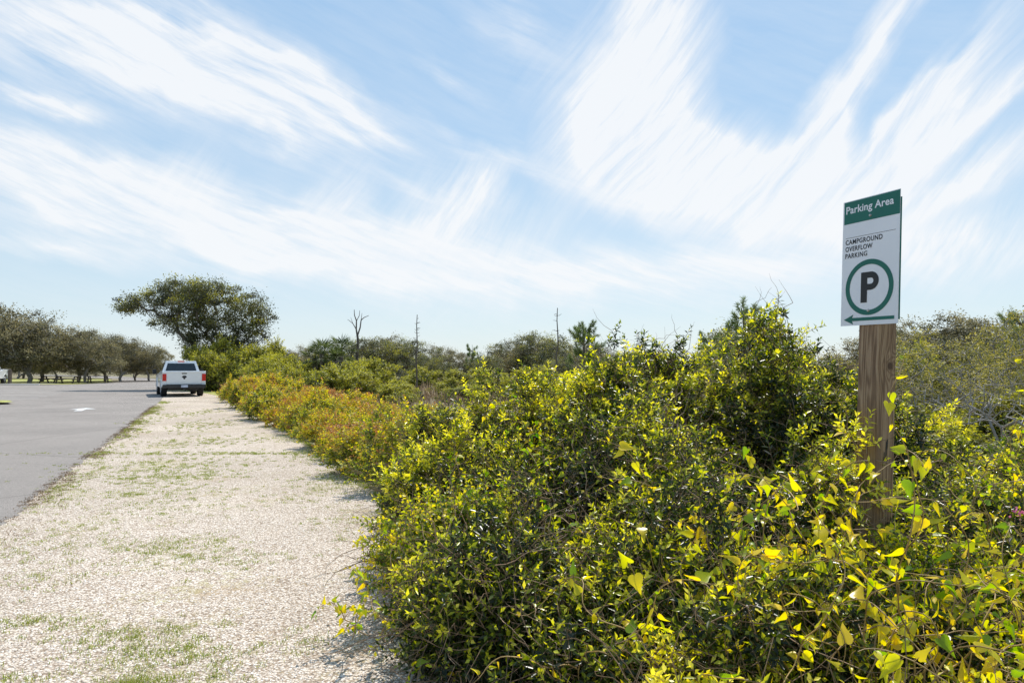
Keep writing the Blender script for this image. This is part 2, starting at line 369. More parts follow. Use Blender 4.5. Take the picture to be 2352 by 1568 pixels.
sheet('grass_strip',ragged([(-14.2,34.6),(-13.2,34.2),(-16.5,42),(-19,47),(-23,47),(-20.9,44.5),(-18,40.5)],.4,.1),.010,M_lawn,'green grass strip beside the gravel','grass')
mdir=Vector((-.455,1,0)).normalized()
def flat(name,pts,origin,z,label,cat='road marking',dirv=mdir,mat=M_paint,group=None):
    rr=Vector((dirv.y,-dirv.x,0)); bm=bmesh.new()
    f=bm.faces.new([bm.verts.new(rr*a+dirv*b) for a,b in pts]); f.normal_update()
    if f.normal.z<0: f.normal_flip()
    bmesh.ops.triangulate(bm,faces=bm.faces)
    me=bpy.data.meshes.new(name); bm.to_mesh(me); bm.free(); me.materials.append(mat)
    o=link(bpy.data.objects.new(name,me)); o.location=(*origin,z); o['kind']='structure'; o['label']=label; o['category']=cat
    if group:o['group']=group
flat('arrow_marking',[(-.12,-1.0),(.12,-1.0),(.12,.1),(.42,.1),(0,1.0),(-.42,.1),(-.12,.1)],(-15.5,24.7),.012,'white painted traffic arrow on the asphalt')
pd=Vector((-.97,-.22,0)).normalized()
for i in range(7):
    flat('parking_stripe',[(-.07,0),(.07,0),(.07,5.2),(-.07,5.2)],(-23.5-1.3*i,34.0+2.55*i),.012,'white painted parking bay line',dirv=pd,group='parking bay lines on the lot')
def stones():
    rng=np.random.default_rng(8); n=45000
    y=2.6+rng.random(n)**1.7*10; f=rng.random(n)
    xl=edge(y)-.02; xr=np.interp(y,[2,5,8,12,22],[.3,-.45,-1.6,-3.4,-8])
    x=xl+(xr-xl)*f
    s=rng.uniform(.003,.009,n)
    base=np.array([[1,0,0],[0,1,0],[-1,0,0],[0,-1,0],[.5,.5,.75],[-.5,-.4,.7]])
    B=base[None]*np.array([1,.8,.6])*rng.uniform(.6,1.25,(n,6,1))
    a=rng.uniform(0,6.3,n); c,sn=np.cos(a)[:,None],np.sin(a)[:,None]
    X=B[...,0]*c-B[...,1]*sn; Y=B[...,0]*sn+B[...,1]*c
    V=np.stack([X,Y,B[...,2]],-1)*s[:,None,None]+np.stack([x,y,np.full(n,.005)],1)[:,None]
    F=np.array([[0,1,4],[1,5,4],[1,2,5],[2,3,5],[3,4,5],[3,0,4]])[None]+(np.arange(n)*6)[:,None,None]
    m,nt,b=newmat('loose_stone'); at=N(nt,'ShaderNodeAttribute',attribute_name='tint')
    r=ramp(nt,[(0,(.36,.28,.21)),(.25,(.62,.53,.44)),(.7,(.80,.72,.63)),(1,(.94,.89,.82))]); nt.links.new(at.outputs['Fac'],r.inputs[0])
    nt.links.new(r.outputs[0],b.inputs['Base Color']); b.inputs['Roughness'].default_value=.85
    me=mesh_np('gravel_stones',V.reshape(-1,3),[F.reshape(-1,3)],m,np.repeat(rng.random(n),6))
    o=link(bpy.data.objects.new('gravel_stones',me)); o['kind']='stuff'; o['label']='loose pale stones lying on the gravel strip'; o['category']='gravel'
stones()
def blades(name,cx,cy,hh,w,t,rng,mat,label,cat,lean=.5,z0=0.004):
    n=len(cx); a=rng.uniform(0,6.3,n); d=np.stack([np.cos(a),np.sin(a),np.zeros(n)],1)
    s=np.stack([-d[:,1],d[:,0],np.zeros(n)],1)*w[:,None]*.5
    P=np.stack([cx,cy,np.full(n,z0)],1); b=rng.uniform(0,lean,n)[:,None]
    mid=P+np.array([0,0,1.])*hh[:,None]*.55+d*hh[:,None]*b*.35; tip=P+np.array([0,0,1.])*hh[:,None]*(1-.3*b)+d*hh[:,None]*b
    V=np.stack([P-s,P+s,mid+s*.7,mid-s*.7,tip],1).reshape(-1,3); o=(np.arange(n)*5)[:,None]
    me=mesh_np(name,V,[o+np.array([[0,1,2,3]]),o+np.array([[3,2,4]])],mat,np.repeat(np.clip(t,0,1),5))
    ob=link(bpy.data.objects.new(name,me)); ob['kind']='stuff'; ob['label']=label; ob['category']=cat; return ob
rng=np.random.default_rng(21)
patch=[(-5.1,10,.8,.7,4600),(-4.6,9.2,.5,.35,2500),(-4.4,11.8,1.7,.12,4200),(-2.9,11.4,.6,.4,2600),(-2.3,9.2,.3,.8,2600),(-2.8,5.65,.35,.22,2200),(-2.3,5.2,.3,.2,1000),(-2.0,3.75,.24,.12,1700),(-1.75,3.5,.15,.08,900),
 (-2.8,3.97,.2,.08,700),(-1.73,3.2,.07,.05,900),(-2.4,3.25,.25,.06,600),(-1.4,3.3,.15,.06,300),(-3.6,7.2,.5,.4,1500),(-4.3,8.1,.4,.25,1500),(-6.2,13.8,.6,.8,2200),(-1.1,3.7,.15,.1,300),(-3.3,4.9,.25,.2,700),(-3.9,6.0,.25,.4,1000),(-8,18,.5,1.2,2000),(-10.5,22,.4,1.6,1800),(-1.6,6.6,.2,.4,700),(-2.5,7.6,.5,.2,500)]
cx=[];cy=[]
for x,y,sx,sy,n in patch:
    m=max(4,n//16); tx=rng.normal(x,sx,m); ty=rng.normal(y,sy,m); k=rng.integers(0,m,n)
    cx.append(tx[k]+rng.normal(0,.024,n)); cy.append(ty[k]+rng.normal(0,.024,n))
def clumped_edge(n,fx,sig,ymin,ymax,p=1.3,per=18):
    m=n//per; yc=ymin+rng.random(m)**p*(ymax-ymin); xc=fx(yc)+np.abs(rng.normal(0,sig,m))
    g=rng.random(m)<(.25+.75*(np.sin(yc*1.3)*np.sin(yc*.47+1)>.0)); xc=xc[g];yc=yc[g]
    k=rng.integers(0,len(xc),n*len(xc)//max(m,1)); return xc[k]+rng.normal(0,.03,len(k)),yc[k]+rng.normal(0,.035,len(k))
a,b_=clumped_edge(18000,lambda y:edge(y)+.03,.24,3,31); cx.append(a);cy.append(b_)
yy=3+rng.random(16000)*26; xr=np.interp(yy,[2,5,8,12,22,34.5],[.3,-.45,-1.6,-3.4,-8,-14.3]); cx.append(xr-np.abs(rng.normal(0,.2,16000))*(1+.8*np.sin(yy*2.3))+.1); cy.append(yy)
cx=np.concatenate(cx);cy=np.concatenate(cy); n=len(cx); far=np.clip(cy/8,.8,2.0)
t=rng.normal(.5,.25,n)
blades('grass',cx,cy,rng.uniform(.008,.030,n)*far**.3,rng.uniform(.003,.006,n)*far,t,rng,M_grass,'thin weeds and grass growing through the gravel','grass',1.3)
a,b_=clumped_edge(26000,lambda y:edge(y)-.08,.18,2.8,28,1.4,14); n=len(a)
blades('dead_grass',a,b_,rng.uniform(.005,.016,n),rng.uniform(.004,.010,n)*np.clip(b_/8,.8,2),rng.normal(.35,.28,n),rng,M_dry,'dead grass and leaf debris along the asphalt edge','dead grass',1.6,.009)
n=90000; yy=12+rng.random(n)**.8*70; u=rng.uniform(-.42,.9,n); xx=u*yy; keep=xx>np.interp(yy,[8,12,22,34.5,50,90],[-1.6+1,-3.4+1.2,-8+1.5,-14+2,-20,-38])
g=np.sin(xx*.7+np.sin(yy*.5)*2)+np.sin(yy*.45+xx*.2); keep&=(g+rng.normal(0,.6,n)>-.6)
xx=xx[keep];yy=yy[keep];n=len(xx)
blades('dry_brush',xx,yy,rng.uniform(.15,.62,n)*(1+.5*np.sin(xx*1.3)*np.sin(yy*.9)),rng.uniform(.012,.03,n)*(yy/30+.5),rng.normal(.45,.28,n)+.2*np.sin(xx*.9+yy*.3),rng,M_dry,'dry brown and pinkish brush stalks in the scrub field','dry brush',1.2,0)
# ================================================================= NEAR SHRUBS
near=[ # x,y,r,h,nodes,type
 (.42,4.45,1.06,1.18,800,0),(.68,6.1,.85,1.68,580,0),(.05,6.2,.55,1.50,360,0),(-.35,6.9,.85,1.16,420,0),(-1.15,8.4,.8,.98,340,1),(-.75,7.6,.6,1.08,280,0),
 (2.25,5.4,.72,1.88,600,0),(1.50,5.7,.80,1.70,580,0),(1.90,5.5,.6,1.80,420,0),(2.62,5.5,.5,1.66,360,0),(1.10,5.9,.6,1.66,380,0),(1.35,4.15,.95,1.12,700,0),(2.95,4.25,1.0,.90,540,0),
 (2.35,2.75,.7,.58,360,0),(1.15,2.75,.68,.72,440,0),(.62,3.35,.68,.88,500,0),(1.55,1.75,.5,.44,240,0),(.85,1.95,.45,.48,260,0),(4.3,5.6,1.3,.96,460,1),(3.1,6.6,1.0,1.02,300,0),
 (-.08,3.4,.58,.72,420,0),(.38,2.85,.5,.55,320,0),(-.38,4.3,.52,.72,300,1),(-.50,5.4,.6,.90,300,0),(1.8,3.0,.5,.58,240,1),(2.6,3.4,.6,.70,280,0),(1.0,5.2,.5,1.45,280,0)]
for i,(x,y,r,h,nn,ty) in enumerate(near):
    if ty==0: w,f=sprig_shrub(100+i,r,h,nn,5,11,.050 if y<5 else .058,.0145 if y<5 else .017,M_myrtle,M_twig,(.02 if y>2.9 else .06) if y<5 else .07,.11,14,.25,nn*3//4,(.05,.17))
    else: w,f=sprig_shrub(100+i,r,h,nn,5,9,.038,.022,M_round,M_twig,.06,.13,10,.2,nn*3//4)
    place_plant('myrtle_shrub',[('branches',w),('foliage',f)],(x,y,0),0,1,'dense glossy green shrub with yellow-green tips beside the gravel' if ty==0 else 'small-leaved yellow-green shrub with bare brown twigs','shrub','shrubs massed beside the gravel strip')
# ================================================================= VINES
def vine(seed,ctrl_n,reach,nleaf,ls,cx,cy,cz,tm=.66):
    rng=np.random.default_rng(seed)
    P0=[];P1=[];r=[];LP=[];LD=[]
    for s in range(ctrl_n):
        p=np.array([cx,cy,cz*.45])+rng.normal(0,reach*.35,3)*np.array([1,1,.3]); d=unit(rng.normal(0,.6,3)+np.array([0,0,1.2]))
        n=34; st=reach*rng.uniform(1.4,3.0)/n; cur=rng.normal(0,.12,3)
        for k in range(n):
            q=p+d*st; P0.append(p);P1.append(q); r.append(.0030*(1-.6*k/n))
            cur=cur*.8+rng.normal(0,.13,3); tz=(cz+rng.normal(0,.1)-q[2])*.5
            d=unit(d+cur+np.array([(cx-q[0])*.10,(cy-q[1])*.10,tz*.35-.03])); p=q
            if k>4 and rng.random()<nleaf: LP.append(q.copy()); LD.append(unit(rng.normal(0,1,3)+np.array([0,-.1,-.4])))
    P0=np.array(P0);P1=np.array(P1);r=np.array(r)
    V,F=segs(P0,P1,r,r*.95,5)
    out=np.array([[0,0],[-.10,.16],[-.06,.36],[.12,.48],[.34,.40],[.52,.25],[.72,.15],[1.0,0],[.72,-.15],[.52,-.25],[.34,-.40],[.12,-.48],[-.06,-.36],[-.10,-.16]])
    rib=np.array([[.15,0],[.45,0],[.72,0]])
    m=len(LP); LP=np.array(LP);LD=np.array(LD); Nn=unit(rng.normal(0,.7,(m,3))+np.array([0,-.5,.6])); S=unit(np.cross(LD,Nn)); U=np.cross(S,LD)
    V2,F2=segs(LP,LP+LD*.014,np.full(m,.0012),np.full(m,.001),3)
    stem=mesh_np('runners',np.concatenate([V,V2]),[F,F2+len(V)],M_vstem,smooth=True)
    sz=ls*rng.uniform(.3,1.0,m)**1.0*rng.choice([1,1,1.3],m)
    al=np.concatenate([out,rib]); cup=.34*np.abs(al[:,1]); droop=-.32*al[:,0]**2
    curl=rng.uniform(-.8,2.2,m); wv=rng.uniform(.40,.92,m)
    LPp=LP+LD*.012
    V=LPp[:,None]+sz[:,None,None]*(LD[:,None]*al[None,:,0:1]+S[:,None]*al[None,:,1:2]*wv[:,None,None]+U[:,None]*(cup[None]*curl[:,None]+droop[None]*rng.uniform(-.5,2.2,m)[:,None])[...,None])
    V[:,-3:]-=U[:,None]*sz[:,None,None]*.02
    A=14;B=15;C=16
    fs=[(0,1,A),(1,2,A),(2,3,A),(3,4,A),(4,B,A),(4,5,B),(5,6,B),(6,C,B),(6,7,C),(7,8,C),(8,B,C),(8,9,B),(9,10,B),(10,A,B),(10,11,A),(11,12,A),(12,13,A),(13,0,A)]
    F=np.array(fs)[None]+(np.arange(m)*17)[:,None,None]
    t=np.repeat(np.clip(rng.normal(tm,.25,m),0,1),17)
    fol=mesh_np('leaves',V.reshape(-1,3),[F.reshape(-1,3)],M_vine,t,smooth=True)
    return stem,fol
vines=[(.95,2.3,.92,.42,11),(1.25,2.3,.97,.42,11),(1.55,2.4,.88,.40,11),(1.3,1.8,.78,.34,10),(1.0,1.65,.70,.30,10),(1.15,1.35,.68,.26,8),(.85,2.7,.97,.38,10),(1.95,2.55,.78,.4,11),(.55,2.5,.6,.35,8),(2.2,2.95,.80,.42,11),(1.08,1.12,.82,.14,4),(1.6,2.05,.74,.34,10),(.7,2.05,.6,.35,9),(2.6,3.2,.85,.45,11),(1.5,2.9,.90,.38,10),(1.15,3.0,1.02,.35,9),(.75,3.1,.92,.35,7),(1.5,3.3,.90,.25,5),(.35,2.7,.5,.3,6),(3.1,3.8,.95,.5,10),(2.0,2.9,.82,.35,8)]
for i,(x,y,z,rc,ns) in enumerate(vines):
    s,f=vine(300+i,ns,rc,.50,.056,x,y,z,.7)
    place_plant('greenbrier_vine',[('runners',s),('leaves',f)],(0,0,0),0,1,'tangled greenbrier vine with glossy yellow-green heart leaves','vine','vines climbing over the shrubs')
for i,(x,y,z,rc,ns) in enumerate([(-.62,4.2,.35,.28,6),(-.2,4.9,1.0,.35,6),(.3,5.3,1.4,.35,7),(.7,5.4,1.5,.35,7),(-.25,3.3,.3,.3,6),(-.75,3.6,.15,.2,4),(1.0,3.6,1.0,.3,5),(-.5,6.2,1.0,.3,5),(.1,3.7,.7,.35,6),(.5,3.2,.55,.3,5),(1.3,4.8,1.2,.4,6),(2.4,4.4,1.0,.4,6),(3.2,4.4,.9,.5,8),(.0,5.8,1.3,.4,7),(.15,5.6,1.6,.3,6),(.2,4.2,.9,.5,8),(-.3,4.6,.6,.4,6)]):
    s,f=vine(340+i,ns,rc,.6,.048,x,y,z,.52)
    place_plant('creeper_vine',[('runners',s),('leaves',f)],(0,0,0),0,1,'thin bright green creeper vine on the shrub','vine','vines climbing over the shrubs')
rngf=np.random.default_rng(3)
P=np.zeros((26,3))+rngf.normal(0,.012,(26,3)); D=unit(rngf.normal(size=(26,3))+np.array([0,-.3,.8]))
V,F,tt=leaves(P,D,unit(rngf.normal(size=(26,3))),np.full(26,.014),np.full(26,.012),rngf.random(26))
fm=mesh_np('petals',V,[F],M_pink,tt)
V,F=segs(np.array([[0,0,-.35]]),np.array([[0,0,0.]]),np.array([.002]),np.array([.0015]),5)
place_plant('pink_flower',[('petals',fm),('stem',mesh_np('stem',V,[F],M_vstem))],(2.3,3.12,.80),0,1,'small pink wildflower head rising from the shrubs','flower')
# ================================================================= HEDGE ALONG GRAVEL
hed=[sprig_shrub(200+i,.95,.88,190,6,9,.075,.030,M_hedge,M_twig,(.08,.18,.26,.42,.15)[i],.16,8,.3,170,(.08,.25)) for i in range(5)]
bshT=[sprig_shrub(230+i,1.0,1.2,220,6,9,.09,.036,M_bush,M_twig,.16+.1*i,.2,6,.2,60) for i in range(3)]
rng=np.random.default_rng(77); k=0
ys=[9.2]
while ys[-1]<35: ys.append(ys[-1]+.78+ys[-1]*.022)
for y in ys:
    xe=np.interp(y,[8,12,22,34.5,40],[-1.6,-3.4,-8,-14.3,-17.3])
    for row in range(2):
        w,f=hed[(k*7+row*3)%5]; k+=1
        s=rng.uniform(.68,1.12) if y<16 else rng.uniform(.8,1.3)
        if y>24: s=rng.uniform(1.0,1.45)
        if row: s*=rng.uniform(.5,.95)
        zs=s*rng.uniform(.7,1.12)
        place_plant('hedge_shrub',[('branches',w),('foliage',f)],(xe+.7+row*1.2+rng.normal(0,.2),y+row*.25+rng.normal(0,.2),0),rng.uniform(0,6.28),(s*1.02,s*1.02,zs),
          'low yellow-olive shrub at the gravel edge','shrub','low shrubs lining the gravel strip')
mid=[(-8.6,33,1.9,1.6),(-7.4,31,1.4,1.5),(-8.0,29,1.5,1.5),(-12.5,41,2.4,2.0),(-14.5,42,2.2,2.0),(-11,40,2.2,1.7),(-16,44,2.5,2.0),(-18.3,46,3.0,2.1),(-19.8,47.5,3.4,2.2),(-20.8,46.6,2.8,1.7),(-21.6,48,3.0,1.7),(-17.3,48,3.2,2.2),(-10.0,36,1.4,1.5),(-9,44,2.1,2.0),(-10.5,31,1.3,1.4),(-12.5,35,1.6,1.5),(-13.5,38,1.8,1.6),
     (-6.8,50,1.5,1.8),(-4,52,1.5,1.8),(-1.5,50,1.5,1.8),(-3.6,38,.9,1.2),(-6.0,36,.9,1.2),(-1.4,42,1.2,1.6),(-4.6,27,.75,1.1),(-2.4,31,.8,1.1),(-5.2,31,.8,1.1),
     (4,13,1.15,1.3),(6,12,1.1,1.3),(5.2,9,.9,1.1),(7,10,1.0,1.2),(6.2,7.8,.85,1.1),(8.2,9.3,.9,1.2),(1.5,14,1.0,1.3),(3,19,1.5,1.5),(8,20,1.9,1.7),(12,21,2.0,1.8),(5,24,1.9,1.8),(1,28,1.5,1.6)]
for i,(x,y,h,r) in enumerate(mid):
    w,f=bshT[i%3]; sz=h/1.25
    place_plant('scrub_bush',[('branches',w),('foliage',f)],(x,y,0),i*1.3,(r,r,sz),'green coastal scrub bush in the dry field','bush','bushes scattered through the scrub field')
tw=[clump_tree(260+i,[(0,0,0),(.05,0,.3),(0,.05,.6)],[(0,0,1.5,1.1,1.1,.8),(-.6,.2,1.2,.7,.7,.7),(.6,-.2,1.4,.7,.7,.8),(.2,.3,2.1,.35,.35,.4),(0,0,.7,1.0,1.0,.5)],200,26,.14,.05,.022,M_sparse,M_greytwig,.0065,.45,.20,.1,.8,.08,4,.3) for i in range(3)]
for i,(x,y,s) in enumerate([(7.3,13,.92),(8.6,13.5,.98),(9.9,14,1.0),(6.0,14.5,.9),(8.2,11,.75),(9.6,12,.78),(10.9,14.8,1.02),(11.7,15,1.22),(5.1,15.5,.95),(12.7,17.5,1.2),(4.6,12,.78),(7.0,9.8,.7),(6.6,11.6,.78),(8.4,10.4,.72)]):
    w,f=tw[i%3]
    place_plant('twiggy_bush',[('branches',w),('foliage',f)],(x,y,0),i*1.9,s*1.0,'grey twiggy bush with sparse olive leaves','bush','twiggy bushes in the scrub')
# ================================================================= TREES
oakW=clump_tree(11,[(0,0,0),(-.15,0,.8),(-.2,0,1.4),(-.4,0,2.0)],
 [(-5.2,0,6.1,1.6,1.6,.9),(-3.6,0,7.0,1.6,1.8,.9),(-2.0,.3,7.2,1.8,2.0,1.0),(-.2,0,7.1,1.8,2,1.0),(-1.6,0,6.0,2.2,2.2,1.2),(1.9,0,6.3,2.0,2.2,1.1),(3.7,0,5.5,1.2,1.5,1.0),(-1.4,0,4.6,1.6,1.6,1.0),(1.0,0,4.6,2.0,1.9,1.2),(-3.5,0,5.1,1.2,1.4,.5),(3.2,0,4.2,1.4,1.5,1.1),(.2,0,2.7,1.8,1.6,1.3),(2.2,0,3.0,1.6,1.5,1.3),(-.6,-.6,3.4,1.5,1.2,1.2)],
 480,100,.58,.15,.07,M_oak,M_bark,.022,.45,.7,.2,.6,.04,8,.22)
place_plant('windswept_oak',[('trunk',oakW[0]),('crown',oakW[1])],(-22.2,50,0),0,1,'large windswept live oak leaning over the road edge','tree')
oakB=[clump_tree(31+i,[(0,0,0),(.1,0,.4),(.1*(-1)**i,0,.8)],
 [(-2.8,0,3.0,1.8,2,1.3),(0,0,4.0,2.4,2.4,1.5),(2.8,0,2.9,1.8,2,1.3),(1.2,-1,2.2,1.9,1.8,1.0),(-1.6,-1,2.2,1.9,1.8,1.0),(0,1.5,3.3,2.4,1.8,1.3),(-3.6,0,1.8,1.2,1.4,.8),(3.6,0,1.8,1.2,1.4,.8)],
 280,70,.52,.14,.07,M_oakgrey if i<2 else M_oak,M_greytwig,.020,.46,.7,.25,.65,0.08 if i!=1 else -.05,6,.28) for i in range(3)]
trees=[(-54.5,70,1.62,0),(-50.5,71.5,1.42,1),(-58,74,1.5,1),(-46.8,75,1.08,0),(-45.8,80,1.02,1),(-44.6,84,.82,0),(-50,84,1.05,1),(-52,82,1.2,0),(-61,72,1.5,0),(-55,80,1.3,1),(-48.5,88,.85,1)]
for i,(x,y,s,t) in enumerate(trees):
    place_plant('live_oak',[('trunk',oakB[t][0]),('crown',oakB[t][1])],(x,y,0),i*.9,s,'grey-green spreading live oak on the picnic lawn','tree','oaks on the picnic lawn')
rng=np.random.default_rng(50)
far=[]
for i in range(20): far.append((-104+i*3.2,104+rng.uniform(0,10)+(12 if i>11 else 0),rng.uniform(.8,1.1) if i<11 else rng.uniform(.48,.66),1 if i%2 else 0))
x=-36
while x<98:
    far.append((x,96+rng.uniform(-6,12),rng.uniform(.62,1.0),int(rng.integers(0,3)))); x+=rng.uniform(2.4,4.2)
x=-18
while x<50:
    far.append((x,60+rng.uniform(-4,10),rng.uniform(.40,.62),int(rng.choice([0,2])))); x+=rng.uniform(3,7)
far+=[(-18.5,88,1.1,2),(-16,90,1.15,0),(-13.5,85,1.05,2),(1.5,80,1.05,0),(3.2,76,1.1,2),(-.5,84,.95,2),(16,46,.95,2),(34,60,1.1,0),(21.5,34,.8,1),(24,36,.85,0)]
for i,(x,y,s,t) in enumerate(far):
    place_plant('scrub_oak',[('trunk',oakB[t][0]),('crown',oakB[t][1])],(x,y,-.35*s),i*1.1,(s*1.15,s*1.15,s*1.02),'distant low scrub oak on the tree line','tree','low trees along the horizon')
def pine(seed,h,cr,n=26,f0=.3):
    rng=np.random.default_rng(seed)
    tr=[(0,0,z) for z in np.linspace(0,h*.92,7)]
    tr=[(x+rng.normal(0,.02*h*.3),y,z) for x,y,z in tr]
    nodes=[np.array(t) for t in tr]; par=[-1]+list(range(6)); tips=[]
    for k in range(n):
        f=rng.uniform(f0,1.0); b=min(6,int(f*6)); a=k*2.4
        L=cr*(1.15-.6*(f-f0)/(1-f0))*rng.uniform(.4,1.05); base=nodes[b].copy()
        t=base+np.array([math.cos(a)*L,math.sin(a)*L,L*.35+rng.uniform(0,.12)*h])
        m=(base+t)/2+np.array([0,0,-.05*L]); nodes+= [m,t]; mi=len(nodes)-2; par+=[b,mi]; tips+=[len(nodes)-1]
        s=m+(t-m)*rng.uniform(.3,.9)+rng.normal(0,.25,3)*L+np.array([0,0,.1*L]); nodes.append(s); par.append(mi); tips.append(len(nodes)-1)
    nodes=np.array(nodes);par=np.array(par); tips=np.array(tips)
    rad=pipe_r(par,.012*h/4,.42); wood=skel_mesh('wood',nodes,par,rad,M_bark,6)
    per=100; idx=np.repeat(tips,per); n2=len(idx); ax=unit(nodes[idx]-nodes[par[idx]]+np.array([0,0,.3]))
    o=nodes[idx]-ax*(rng.random(n2)*.28*cr)[:,None]; D=unit(ax*.55+rng.normal(0,.55,(n2,3)))
    V,F,tt=leaves(o,D,unit(rng.normal(size=(n2,3))),rng.uniform(.12,.24,n2)*h/4,np.full(n2,.017*h/4),np.clip(rng.normal(.5,.2,n2)+.25*D[:,2],0,1),.1)
    return wood,mesh_np('needles',V,[F],M_pine,tt)
pn=[pine(61,4.6,1.35,34),pine(62,4.0,.85,18),pine(65,4.6,1.3,30)]
for x,y,s,t in [(4.2,40,1.0,0),(10.2,30,1.03,2),(-3.5,60,.98,1),(18.8,25,.86,2),(9.0,31,.85,1),(12.2,33,.92,1),(20,27,.85,1)]:
    place_plant('pine_tree',[('trunk',pn[t][0]),('crown',pn[t][1])],(x,y,0),x,s,'young green pine rising above the scrub','tree','young pines in the scrub')
def snag(name,loc,paths,label):
    P0=[];P1=[];a=[];b=[]
    for pts,r0,r1 in paths:
        for i in range(len(pts)-1):
            A=np.array(pts[i],float);B=np.array(pts[i+1],float); q=len(pts)-1
            P0.append(A);P1.append(B+(B-A)*.01); a.append(r0+(r1-r0)*i/q); b.append(r0+(r1-r0)*(i+1)/q)
    V,F=segs(np.array(P0),np.array(P1),np.array(a),np.array(b),7)
    e=empty(name,loc,0,1,label,'dead tree'); child('trunk',mesh_np('wood',V,[F],M_bark,smooth=True),e)
snag('dead_tree',(-9.05,40,0),[([(0,0,0),(.05,0,1.2),(-.02,0,2.2),(.03,0,3.1),(-.02,0,3.45)],.10,.065),([(-.02,0,3.4),(-.1,.05,3.8),(-.08,0,4.3),(-.2,0,4.62),(-.22,0,4.95)],.055,.016),([(-.02,0,3.4),(.14,0,3.9),(.17,.1,4.35),(.34,.1,4.5),(.62,.1,4.62)],.05,.013),([(-.1,.05,3.8),(-.3,0,4.15),(-.6,0,4.38)],.03,.01),([(-.08,0,4.3),(.08,0,4.6),(.1,0,4.9)],.025,.01),([(.03,0,2.9),(.22,0,3.1),(.38,0,3.16)],.02,.008),([(.17,.1,4.35),(.24,0,4.75)],.02,.009),([(-.3,0,4.15),(-.42,0,4.5)],.015,.007),([(.0,0,2.5),(-.25,0,2.7)],.018,.008)],'bare grey dead tree with forked broken top')
def thin(loc,h,label,seed):
    r=np.random.default_rng(seed); pts=[(r.normal(0,.03),0,z) for z in np.linspace(0,h,8)]
    br=[(pts,.065,.022)]
    for k in range(22):
        z=h*r.uniform(.35,.97); s=r.choice([-1,1]); L=r.uniform(.1,.28); br.append(([(0,0,z),(s*L*.6,r.normal(0,.1),z+.03),(s*L,r.normal(0,.1),z+r.uniform(-.02,.12))],.014,.007))
    snag('dead_pine',loc,br,label)
thin((-6.1,43.7,0),4.95,'thin bare dead pine trunk with stubby twigs',1)
thin((2.65,40,0),5.05,'slim bare dead pine pole behind the shrubs',2)
thin((-2.1,60,0),2.9,'short thin dead trunk in the field',3)
fb=clump_tree(91,[(0,0,0),(.1,0,.4),(.3,0,.7)],[(.9,0,1.0,.9,.7,.5),(.3,.2,1.1,.7,.6,.4)],160,1,.05,.02,.01,M_bush,M_greytwig,.0030,.42,.14,.2)
e=empty('bare_bush',(5.0,7.4,0),0,1,'leafless pale grey branching bush','bush'); child('branches',fb[0],e)
e=empty('bare_bush',(6.2,8.6,0),1.5,1.1,'leafless pale grey branching bush','bush'); child('branches',fb[0],e)
def palm(seed,h,cr):
    rng=np.random.default_rng(seed); zz=np.linspace(0,h,9); P=np.stack([.05*np.sin(zz*2),0*zz,zz],1)
    V,F=segs(P[:-1],P[1:],np.full(8,.15),np.full(8,.13),10); tm=mesh_np('trunk',V,[F],M_bark)
    Vs=[];Fs=[];Ts=[];off=0
    for k in range(30):
        a=k*2.4; el=math.radians(rng.uniform(-50,75)); d=np.array([math.cos(a)*math.cos(el),math.sin(a)*math.cos(el),math.sin(el)])
        st=np.array([0,0,h]); c=st+d*cr*.5; side=unit(np.cross(d,[0,0,1.])); up=np.cross(side,d)
        v,f=segs(st[None],c[None],np.array([.015]),np.array([.01]),3); Vs.append(v);Fs.append(f+off);Ts.append(np.full(len(v),.4));off+=len(v)
        m=18; an=np.linspace(-1.35,1.35,m); D=np.cos(an)[:,None]*d+np.sin(an)[:,None]*side+up*.1+rng.normal(0,.12,(m,3))
        v,f,t=leaves(np.repeat(c[None],m,0),D,np.repeat(up[None],m,0),cr*.55*np.cos(an*.45)*rng.uniform(.8,1.1,m),np.full(m,.035),np.full(m,np.clip(rng.normal(.5,.25),0,1))); Vs.append(v);Fs.append(f+off);Ts.append(t);off+=len(v)
    return tm,mesh_np('fronds',np.concatenate(Vs),Fs,M_palm,np.concatenate(Ts))
pm=[palm(1,2.3,1.05),palm(2,2.05,.95)]
for x,y,s,t in [(-10.4,37.5,1.0,0),(-9.6,37.2,.95,1),(-9.9,39.5,1.08,0),(-11.1,38.5,1.0,1)]:
    place_plant('palmetto_palm',[('trunk',pm[t][0]),('crown',pm[t][1])],(x,y,0),x*3,s,'short cabbage palm with dark fan fronds','palm','palms standing in the scrub')
# ================================================================= SIGN + POST
def text_mesh(body,w,h,mat,bold=0.0,spacing=1.0):
    cu=bpy.data.curves.new('t','FONT'); cu.body=body; cu.size=1; cu.offset=bold; cu.resolution_u=6; cu.space_character=spacing
    ob=bpy.data.objects.new('t',cu); COL.objects.link(ob); dg=bpy.context.evaluated_depsgraph_get(); dg.update()
    me=bpy.data.meshes.new_from_object(ob.evaluated_get(dg)); bpy.data.objects.remove(ob)
    co=np.zeros(len(me.vertices)*3,dtype=np.float32); me.vertices.foreach_get('co',co); co=co.reshape(-1,3)
    mn=co.min(0);mx=co.max(0); c=(co-mn)/(mx-mn+1e-9)
    out=np.zeros_like(co); out[:,0]=c[:,0]*w; out[:,2]=c[:,1]*h
    me.vertices.foreach_set('co',out.ravel()); me.update(); me.materials.clear(); me.materials.append(mat); return me
SW,SH=.34,.66; ZT=2.335
sp=empty('sign_post',(1.797,3.485,0),0,1,'square wooden post carrying a green and white parking sign','sign post')
q=Matrix.Rotation(R(2.5),4,'Y')@Matrix.Rotation(R(-68.5),4,'Z'); sp.rotation_euler=q.to_euler()
PW=.061
